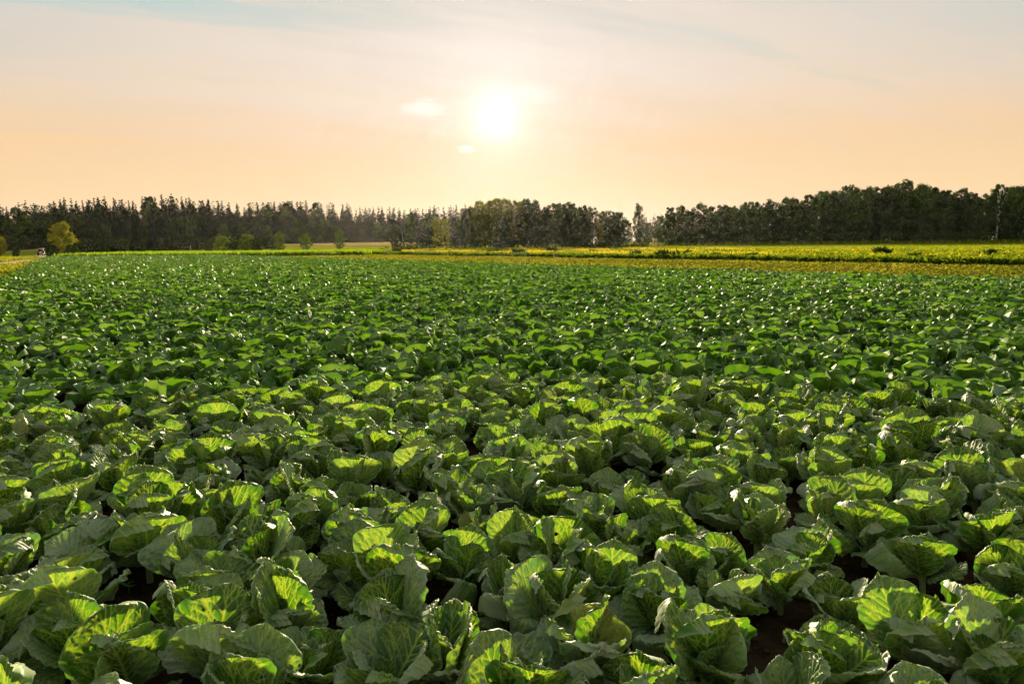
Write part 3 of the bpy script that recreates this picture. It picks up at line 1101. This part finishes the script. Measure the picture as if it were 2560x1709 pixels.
def conifer(seed, h, spread, per, mat, sparse=0.0, base=0.08, count=18, size=.85):
    rng_ = np.random.default_rng(seed)
    r = random.Random(seed)
    t = MB()
    r0 = 0.011 * h + 0.04
    t.tube([(0, 0, -0.3), (0, 0, h * .5), (0, 0, h * .99)], [r0 * 1.2, r0 * .6, 0.02], 7)
    cs, rr = [], []
    z = h * base
    while z < h * 0.99:
        f = (z - h * base) / (h * (1 - base))
        ln = spread * (1 - f) ** 0.62 * r.uniform(.8, 1.15)
        k = max(1, int(6 * (1 - f) + 1.2))
        for j in range(k):
            if r.random() < sparse:
                continue
            a = 2 * math.pi * (j + r.random()) / k
            for q in ((.35, .8) if ln > 1.4 else (.4,)):
                cs.append((math.cos(a) * ln * q, math.sin(a) * ln * q, z - .22 * ln * q))
                rr.append(.32 * ln * r.uniform(.8, 1.25) + .25)
        z += h * per * r.uniform(.8, 1.2) * (1.15 - .75 * f)
    cs.append((0, 0, h * .975))
    rr.append(.3)
    V, F, rd = leaf_cloud(rng_, np.array(cs), np.array(rr), count, size)
    return t.mesh('trunk', M_BARK), mesh_np('crown', V, F, {'rnd': rd}, (mat,), False)


TREES = {}
for i in range(5):
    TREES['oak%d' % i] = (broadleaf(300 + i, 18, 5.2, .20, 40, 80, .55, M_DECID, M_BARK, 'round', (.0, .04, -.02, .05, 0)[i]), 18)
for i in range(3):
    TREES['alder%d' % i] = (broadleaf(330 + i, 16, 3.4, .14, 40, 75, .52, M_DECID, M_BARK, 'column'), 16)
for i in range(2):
    TREES['gold%d' % i] = (broadleaf(355 + i, 17, 4.6, .16, 40, 80, .55, M_OLIVE, M_BARK, 'round'), 17)  # crowns coloured gold to stand in for the sun's glow over the grove
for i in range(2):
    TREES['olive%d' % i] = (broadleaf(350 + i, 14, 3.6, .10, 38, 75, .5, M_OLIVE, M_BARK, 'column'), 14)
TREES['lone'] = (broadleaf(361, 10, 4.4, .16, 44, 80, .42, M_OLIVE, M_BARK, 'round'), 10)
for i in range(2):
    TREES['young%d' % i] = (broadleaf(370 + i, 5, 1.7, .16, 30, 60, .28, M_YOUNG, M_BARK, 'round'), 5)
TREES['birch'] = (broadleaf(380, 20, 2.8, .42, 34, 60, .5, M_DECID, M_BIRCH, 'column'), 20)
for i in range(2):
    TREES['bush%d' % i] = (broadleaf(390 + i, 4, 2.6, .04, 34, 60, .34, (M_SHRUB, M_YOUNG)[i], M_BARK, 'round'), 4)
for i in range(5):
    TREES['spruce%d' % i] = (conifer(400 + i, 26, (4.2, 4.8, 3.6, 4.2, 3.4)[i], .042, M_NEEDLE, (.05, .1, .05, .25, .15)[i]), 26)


def tree(kind, name, x, y, height, label, cat='tree', group=None, wide=1.0, rz=None):
    (tm, cm), h0 = TREES[kind]
    k = height / h0
    root = obj(name, None, None, (x, y, dip(x, y)), rs.uniform(0, 6.28) if rz is None else rz, (k * wide, k * wide, k))
    tag(root, label, cat, group)
    obj('trunk', tm, root)
    obj('crown', cm, root)
    return root


def place(px, ytop, Y, kind, name, label, cat='tree', group=None, wide=1.0, rz=None):
    p = at(px, ytop, Y)
    return tree(kind, name, p.x, Y, max(1.0, p.z - dip(p.x, Y)), label, cat, group, wide, rz)


def interp(tab, x):
    return float(np.interp(x, [a for a, _ in tab], [b for _, b in tab]))


# the wood on the right
RIGHT = [(1640, 545), (1655, 528), (1680, 515), (1720, 507), (1760, 513), (1800, 516), (1840, 509), (1900, 502), (1930, 500), (1990, 494), (2040, 476), (2080, 472), (2130, 468), (2170, 464), (2200, 471), (2230, 464), (2260, 457), (2280, 453), (2320, 461), (2360, 471), (2390, 474), (2440, 476), (2480, 481), (2540, 466), (2600, 470), (2680, 468)]
px, i = 1648, 0
while px < 2640:
    i += 1
    kind = rs.choice(['oak0', 'oak1', 'oak2', 'oak3', 'oak4', 'alder0', 'alder1'])
    place(px, interp(RIGHT, px) + rs.uniform(-4, 6), rs.uniform(252, 268), kind, 'broadleaf_tree', 'dark broadleaf tree, %s from the left along the skyline of the right wood' % ordinal(i), 'tree', 'tall trees of the right wood', rs.uniform(.8, 1.05))
    px += rs.uniform(26, 36)
px, i = 1655, 0
while px < 2600:
    i += 1
    place(px, interp(RIGHT, px) + rs.uniform(28, 62), rs.uniform(243, 249), rs.choice(['alder0', 'alder2', 'oak4', 'oak2']), 'broadleaf_tree', 'shorter leafy tree, %s from the left along the front edge of the right wood' % ordinal(i), 'tree', 'front trees of the right wood', rs.uniform(.8, 1.1))
    px += rs.uniform(40, 60)
place(2503, 458, 246, 'birch', 'birch_tree', 'tall birch with a bare white trunk near the right edge', 'tree', None, 1.0)
place(2548, 464, 249, 'oak1', 'broadleaf_tree', 'thin crowned tree right of the white birch', 'tree', None, .7)

# the grove in the middle
MID = [(1150, 528), (1175, 512), (1205, 502), (1250, 491), (1275, 496), (1310, 494), (1340, 498), (1370, 513), (1410, 506), (1440, 506), (1475, 514), (1500, 521), (1530, 525), (1565, 526), (1625, 540)]
px, i = 1160, 0
while px < 1570:
    i += 1
    place(px, interp(MID, px) + rs.uniform(-3, 6), rs.uniform(222, 238), rs.choice(['gold0', 'gold1', 'oak1'] if px < 1300 else ['oak0', 'oak1', 'oak2', 'oak4', 'alder0']), 'broadleaf_tree', 'dark tree, %s from the left in the middle grove' % ordinal(i), 'tree', 'trees of the middle grove', rs.uniform(.75, 1.0))
    px += rs.uniform(19, 28)
for j, (px, yt, kd) in enumerate([(1212, 525, 'olive0'), (1330, 530, 'oak3'), (1260, 548, 'alder2'), (1420, 545, 'alder1'), (1500, 552, 'olive1')]):
    place(px, yt, 214, kd, 'broadleaf_tree', 'lower leafy tree, %s from the left in front of the middle grove' % ordinal(j + 1), 'tree', 'front trees of the middle grove', .9)
place(1596, 511, 226, 'oak0', 'broadleaf_tree', 'tall tree with a round top at the right end of the middle grove', 'tree', None, .62)
place(1622, 556, 224, 'alder1', 'broadleaf_tree', 'small tree leaning into the gap between the two woods', 'tree', None, .8)
place(985, 556, 205, 'alder2', 'broadleaf_tree', 'short dark tree at the left end of the loose group', 'tree', 'loose group of trees before the middle grove', 1.0)
place(1025, 531, 208, 'oak4', 'broadleaf_tree', 'tall dense tree, second of the loose group', 'tree', 'loose group of trees before the middle grove', .72)
place(1072, 533, 210, 'alder0', 'broadleaf_tree', 'tall tree, third of the loose group, with bare sides', 'tree', 'loose group of trees before the middle grove', .95)
place(1092, 541, 203, 'olive0', 'broadleaf_tree', 'yellowish tree in the loose group left of the middle grove', 'tree', 'loose group of trees before the middle grove', .8)
place(1113, 545, 206, 'olive1', 'broadleaf_tree', 'yellowish tree at the right end of the loose group', 'tree', 'loose group of trees before the middle grove', .75)

# single trees and bushes in the meadow, left of the middle
place(152, 557, 190, 'lone', 'meadow_tree', 'round yellow-green tree standing alone by the track', 'tree', None, .92)
place(-4, 590, 170, 'lone', 'meadow_tree', 'yellow-green tree cut by the left edge of the picture', 'tree', None, .8)
place(698, 580, 165, 'young0', 'meadow_tree', 'dark egg-shaped tree, leftmost of three small meadow trees', 'tree', 'three small meadow trees', 1.0)
place(762, 583, 172, 'young1', 'meadow_tree', 'low spreading tree, middle of three small meadow trees', 'tree', 'three small meadow trees', 1.25)
place(848, 574, 180, 'young0', 'meadow_tree', 'slim paler tree, rightmost of three small meadow trees', 'tree', 'three small meadow trees', .8)
for px, yt, kd, lab, wd in [(520, 602, 'bush0', 'small dark bush at the left end of the bush row', .7), (556, 592, 'bush1', 'yellowish round bush, second in the bush row', 1.0), (585, 600, 'bush0', 'low bush, third in the bush row', .8), (617, 588, 'bush1', 'taller bush with a pointed top, fourth in the bush row', .8), (640, 594, 'bush0', 'dark bush at the right end of the bush row', .8), (128, 612, 'bush0', 'dark bush beside the lone yellow-green tree', 1.0), (176, 612, 'bush0', 'dark bush right of the lone yellow-green tree', 1.1), (40, 624, 'bush0', 'low dark bush beside the track at the far left', .9)]:
    place(px, yt, 168 if 400 < px else 186, kd, 'bush', lab, 'bush', 'bushes in the meadow', wd)

# the spruce wood on the left
SKY = [(0, 508), (15, 505), (35, 510), (62, 501), (100, 506), (140, 496), (175, 492), (208, 500), (231, 489), (265, 491), (303, 495), (332, 503), (365, 487), (395, 489), (425, 486), (460, 492), (507, 498), (531, 495), (560, 505), (590, 506), (635, 503), (665, 502), (710, 501), (746, 501), (774, 504), (816, 502), (858, 508), (888, 511), (920, 516), (980, 516), (1050, 517), (1130, 514), (1190, 512), (1260, 520)]
px, i = -12, 0
while px < 1180:
    i += 1
    Y = interp([(0, 345), (500, 360), (850, 400), (1180, 460)], px) + rs.uniform(-12, 12)
    kd = rs.choice(['spruce0', 'spruce1', 'spruce2', 'spruce3', 'spruce4'])
    if px < 800 and rs.random() < .16:
        place(px, interp(SKY, px) + rs.uniform(0, 12), Y, rs.choice(['oak0', 'oak3', 'alder1']), 'broadleaf_tree', 'round topped tree, %s from the left along the skyline of the left wood' % ordinal(i), 'tree', 'round trees on the skyline of the left wood', .8)
        px += rs.uniform(10, 20)
        continue
    place(px, interp(SKY, px) + abs(rs.gauss(0, 7)) - 4, Y, kd, 'spruce_tree', 'dark spruce, %s from the left along the skyline of the left wood' % ordinal(i), 'tree', 'spruces on the skyline of the left wood', rs.uniform(.8, 1.15))
    px += rs.uniform(8, 25)
px, i = -5, 0
while px < 1150:
    i += 1
    Y = interp([(0, 318), (500, 335), (850, 372), (1180, 430)], px) + rs.uniform(-8, 8)
    place(px, interp(SKY, px) + rs.uniform(14, 40), Y, rs.choice(['spruce0', 'spruce1', 'spruce2', 'spruce4']), 'spruce_tree', 'dark spruce, %s from the left in the second line of the left wood' % ordinal(i), 'tree', 'spruces in the second line of the left wood', rs.uniform(.85, 1.15))
    px += rs.uniform(24, 36)
BROAD = [(20, 548), (52, 540), (88, 552), (118, 545), (160, 560), (195, 538), (232, 566), (262, 560), (300, 590), (360, 597), (410, 600), (437, 545), (455, 540), (478, 548), (560, 560), (600, 556), (640, 550), (668, 562), (705, 570), (742, 548), (780, 545), (812, 547), (835, 560), (905, 570), (945, 556), (968, 566)]
for j, (px, yt) in enumerate(BROAD):
    Y = interp([(0, 296), (500, 312), (850, 345), (1180, 380)], px) + rs.uniform(-5, 5)
    place(px, yt, Y, rs.choice(['oak0', 'oak1', 'oak4', 'oak2']), 'broadleaf_tree', 'grey green broadleaf tree, %s from the left along the foot of the left wood' % ordinal(j + 1), 'tree', 'broadleaf trees at the foot of the left wood', rs.uniform(.85, 1.2))


# what lies deeper in the woods reads as one mass
def mass(name, spots, label, kinds):
    Vs, Fs, rd, base = [], [], [], 0
    for (x, y, h, kd) in spots:
        me_ = TREES[kd][0][1]
        k = h / TREES[kd][1]
        nV = len(me_.vertices)
        co = np.empty(nV * 3, np.float32)
        me_.vertices.foreach_get('co', co)
        co = co.reshape(-1, 3) * k
        a = rs.uniform(0, 6.28)
        ca, sa = math.cos(a), math.sin(a)
        nF = len(me_.polygons)
        fi = np.empty(nF * 3, np.int32)
        me_.loops.foreach_get('vertex_index', fi)
        fi = fi.reshape(-1, 3)
        rv = np.empty(nV, np.float32)
        me_.attributes['rnd'].data.foreach_get('value', rv)
        Vs.append(np.stack([co[:, 0] * ca - co[:, 1] * sa + x, co[:, 0] * sa + co[:, 1] * ca + y, co[:, 2] + dip(x, y)], -1))
        Fs.append(fi + base)
        rd.append(rv)
        base += nV
    V, F, r_ = np.concatenate(Vs), np.concatenate(Fs), np.concatenate(rd)
    return tag(obj(name, mesh_np(name, V, F, {'rnd': r_}, (kinds,), False)), label, None, None, 'stuff')


TREES['low_spruce'] = (conifer(450, 24, 5.0, .085, M_NEEDLE, .0, .02, 6, 1.7), 24)
TREES['low_oak'] = (broadleaf(451, 18, 6.5, .06, 26, 22, 1.6, M_DECID, M_BARK, 'column'), 18)
TREES['thicket'] = (broadleaf(452, 3, 2.6, .0, 12, 18, .8, M_SHRUB, M_BARK, 'round'), 3)
sp = []
for k in range(220):
    px = rs.uniform(-40, 1260)
    Y = interp([(0, 372), (500, 390), (850, 430), (1180, 490)], px) + rs.uniform(0, 60)
    p = at(px, interp(SKY, px) + rs.uniform(1, 12), Y)
    sp.append((p.x, Y, p.z, 'low_spruce'))
mass('forest', sp, 'dark mass of spruces deep in the left wood', M_NEEDLE)
sp = []
for k in range(95):
    px = rs.uniform(1660, 2660)
    Y = rs.uniform(272, 305)
    p = at(px, interp(RIGHT, px) + rs.uniform(10, 28), Y)
    sp.append((p.x, Y, p.z, 'low_oak'))
for k in range(30):
    px = rs.uniform(1170, 1570)
    p = at(px, interp(MID, px) + rs.uniform(12, 36), 248)
    sp.append((p.x, 248, p.z, 'low_oak'))
mass('forest', sp, 'dark leafy mass deep in the right wood and middle grove', M_DECID)
sp = []
for k in range(100):
    px = rs.uniform(1180, 1900)
    Y = rs.uniform(560, 760)
    p = at(px, 536 + rs.uniform(-5, 16), Y)
    sp.append((p.x, Y, p.z, 'low_spruce'))
mass('forest', sp, 'hazy far wood seen through the gap between groves', M_NEEDLE)
sp = []
for k in range(130):
    px = rs.uniform(1640, 2620)
    sp.append((*at(px, 600, rs.uniform(239, 246)).xy, rs.uniform(1.5, 4.5), 'thicket'))
for k in range(60):
    px = rs.uniform(965, 1620)
    sp.append((*at(px, 605, rs.uniform(204, 226)).xy, rs.uniform(1.0, 2.6), 'thicket'))
for k in range(120):
    px = rs.uniform(-30, 980)
    Y = interp([(0, 285), (500, 302), (850, 338), (1180, 370)], px)
    sp.append((*at(px, 605, Y).xy, rs.uniform(2, 6), 'thicket'))
mass('undergrowth', sp, 'dark undergrowth along the feet of the woods', M_SHRUB)

# dark weed bushes on the bank
wbx = [(905, 628, 70, .5), (955, 624, 72, .8), (992, 628, 70, .6), (1125, 622, 70, .8), (1150, 622, 74, .7), (1245, 621, 66, .8), (1296, 619, 66, .9), (1480, 620, 62, 1.0), (1538, 618, 62, 1.0), (1592, 616, 64, .9), (1660, 622, 56, .8), (1720, 622, 56, .7), (1790, 624, 54, .7), (1880, 624, 52, .8), (2205, 628, 50, .9), (2290, 630, 50, .9), (2330, 634, 48, .7), (2480, 634, 46, .7), (1375, 624, 60, .6)]
for j, (px, yt, Y, hh) in enumerate(wbx):
    Y = (61 + 34 * ((j * 7) % 10) / 10) / (.789 * (px - 1280) / 1707 + .614)
    p = at(px, yt, Y)
    rgw = np.random.default_rng(800 + j)
    tuft = np.stack([rgw.normal(0, .35, 26), rgw.normal(0, .3, 26), np.zeros(26)], 1)
    V, F, rd = blades(rgw, tuft, rgw.uniform(.45, 1.0, 26), 0.30, 6, 0.9)
    k_ = (.5, .8, 1.2, .65)[j % 4]
    tag(obj('weed_bush', mesh_np('weed_bush', V * np.array((k_ * 1.1, k_ * 1.1, k_)), F, {'rnd': rd * .5}, (M_SHRUB,), False), None, (p.x, Y, 0)), 'dark weed bush, %s from the left on the yellow bank' % ordinal(sorted(b[0] for b in wbx).index(px) + 1), 'bush', 'dark weed bushes on the bank')

# ------------------------------------------------------------------ tractor on the track
M_RED = simple('red_paint', (0.30, 0.022, 0.018), 0.35, 0.5, 0.2, 2)
M_WHITE = simple('cream_paint', (0.75, 0.70, 0.60), 0.4, 0.5, 0.1, 2)
M_TYRE = simple('tyre_rubber', (0.022, 0.021, 0.020), 0.85, 0.2, 0.3, 8)
M_GLASS = simple('dark_glass', (0.03, 0.035, 0.04), 0.08, 0.6, 0.1, 2)
M_STEEL = simple('grey_steel', (0.28, 0.28, 0.27), 0.5, 0.5, 0.2, 4)
tp = at(103, 638, 226)
tz = dip(tp.x, 226) + 0.012
tr = tag(obj('tractor', None, None, (tp.x, 226, tz), R(27), 0.9), 'red tractor with a cream roof on the gravel track', 'tractor')


def part(name, mat, parent, build, smooth=False):
    b = MB()
    build(b)
    return obj(name, b.mesh(name, mat, smooth), parent)


part('hood', M_RED, tr, lambda b: (b.box((0, -1.25, 1.15), (.75, 1.5, .62), .9), b.box((0, -.2, .95), (.8, .9, .5))))
part('grille', M_WHITE, tr, lambda b: b.box((0, -2.02, 1.12), (.56, .06, .46), .95))
part('chassis', M_STEEL, tr, lambda b: (b.box((0, -.6, .65), (.4, 2.9, .35)), b.box((0, -1.75, .5), (1.5, .16, .14)), b.box((0, .55, .75), (1.4, .3, .3))))
cab = part('cab', M_GLASS, tr, lambda b: b.box((0, .4, 1.85), (1.25, 1.3, 1.15), .92))
part('cab_post', M_RED, cab, lambda b: [b.box((sx * .62, .4 + sy * .64, 1.85), (.09, .09, 1.17)) for sx in (-1, 1) for sy in (-1, 1)])
part('roof', M_WHITE, tr, lambda b: (b.box((0, .4, 2.50), (1.5, 1.55, .14), .94), b.box((0, .4, 2.60), (1.2, 1.25, .06), .9)))
part('exhaust', M_STEEL, tr, lambda b: b.tube([(.32, -.85, 1.3), (.32, -.85, 2.35)], [.05, .04], 8))
for sx in (-1, 1):
    wl = part('wheel', M_TYRE, tr, lambda b: b.disc_x((sx * .82, .65, .78), .78, .42, 20), True)
    part('rim', M_WHITE, wl, lambda b: b.disc_x((sx * .86, .65, .78), .42, .38, 16), True)
    wl = part('wheel', M_TYRE, tr, lambda b: b.disc_x((sx * .75, -1.75, .5), .5, .28, 18), True)
    part('rim', M_WHITE, wl, lambda b: b.disc_x((sx * .78, -1.75, .5), .28, .26, 14), True)
    part('fender', M_RED, tr, lambda b: b.box((sx * .82, .6, 1.62), (.48, 1.25, .10), .85))
    part('headlight', M_WHITE, tr, lambda b: b.box((sx * .2, -2.07, 1.3), (.16, .05, .12)))
    part('mirror', M_WHITE, tr, lambda b: b.box((sx * .95, -.3, 2.0), (.16, .05, .28)))

# ------------------------------------------------------------------ raised hide in the gap between the woods, pale post by the left wood
M_WOOD = simple('weathered_wood', (0.34, 0.24, 0.14), 0.85, 0.2, 0.35, 5)
M_ROOFW = simple('ochre_roof', (0.55, 0.36, 0.14), 0.7, 0.3, 0.2, 3)
hp = at(1638, 604, 232)
hd = tag(obj('raised_hide', None, None, (hp.x, 232, 0), R(12)), 'small wooden raised hide in the gap between the woods', 'hide')
for sx in (-1, 1):
    for sy in (-1, 1):
        part('leg', M_WOOD, hd, lambda b: b.tube([(sx * .75, sy * .75, -.2), (sx * .5, sy * .5, 1.5)], [.07, .06], 6))
part('cabin', M_WOOD, hd, lambda b: (b.box((0, 0, 1.72), (1.15, 1.15, .5)), b.box((0, .52, 2.15), (1.15, .06, .5)), b.box((-.52, 0, 2.15), (.06, 1.1, .5)), b.box((.52, 0, 2.15), (.06, 1.1, .5))))
part('roof', M_ROOFW, hd, lambda b: (b.box((0, -.02, 2.50), (1.5, 1.5, .08), .97), b.box((0, 0, 2.57), (1.1, 1.1, .06), .6)))
part('ladder', M_WOOD, hd, lambda b: (b.tube([(-.2, -1.3, 0), (-.2, -.55, 1.5)], [.03, .03], 5), b.tube([(.2, -1.3, 0), (.2, -.55, 1.5)], [.03, .03], 5), [b.box((0, -1.3 + .15 * k, .3 * k), (.42, .04, .04)) for k in range(1, 5)]))
pp = at(477, 626, 292)
ps = MB()
ps.tube([(0, 0, -.2), (.02, 0, 1.0), (0, .03, 1.9), (.02, 0, 2.25)], [.22, .19, .20, .05], 8)
tag(obj('wooden_post', ps.mesh('wooden_post', simple('pale_wood', (0.50, 0.38, 0.26), 0.85, 0.2, 0.3, 4)), None, (pp.x, 292, dip(pp.x, 292))), 'pale upright post at the foot of the left wood', 'post')

# ------------------------------------------------------------------ haze over the plain
hm = bpy.data.materials.new('haze')
hm.use_nodes = True
hg = G(hm.node_tree)
hg.n.clear()
pv = hg.add('ShaderNodeVolumePrincipled')
pv.inputs['Color'].default_value = (0.95, 0.92, 0.86, 1)
pv.inputs['Density'].default_value = 0.000016
pv.inputs['Anisotropy'].default_value = 0.7
ho = hg.add('ShaderNodeOutputMaterial')
hg.link(pv.outputs[0], ho.inputs['Volume'])
hbx = MB()
hbx.box((0, 412, 16.5), (1400, 980, 39))
tag(obj('haze', hbx.mesh('haze', hm, False)), 'thin warm haze over the plain', None, None, 'stuff')
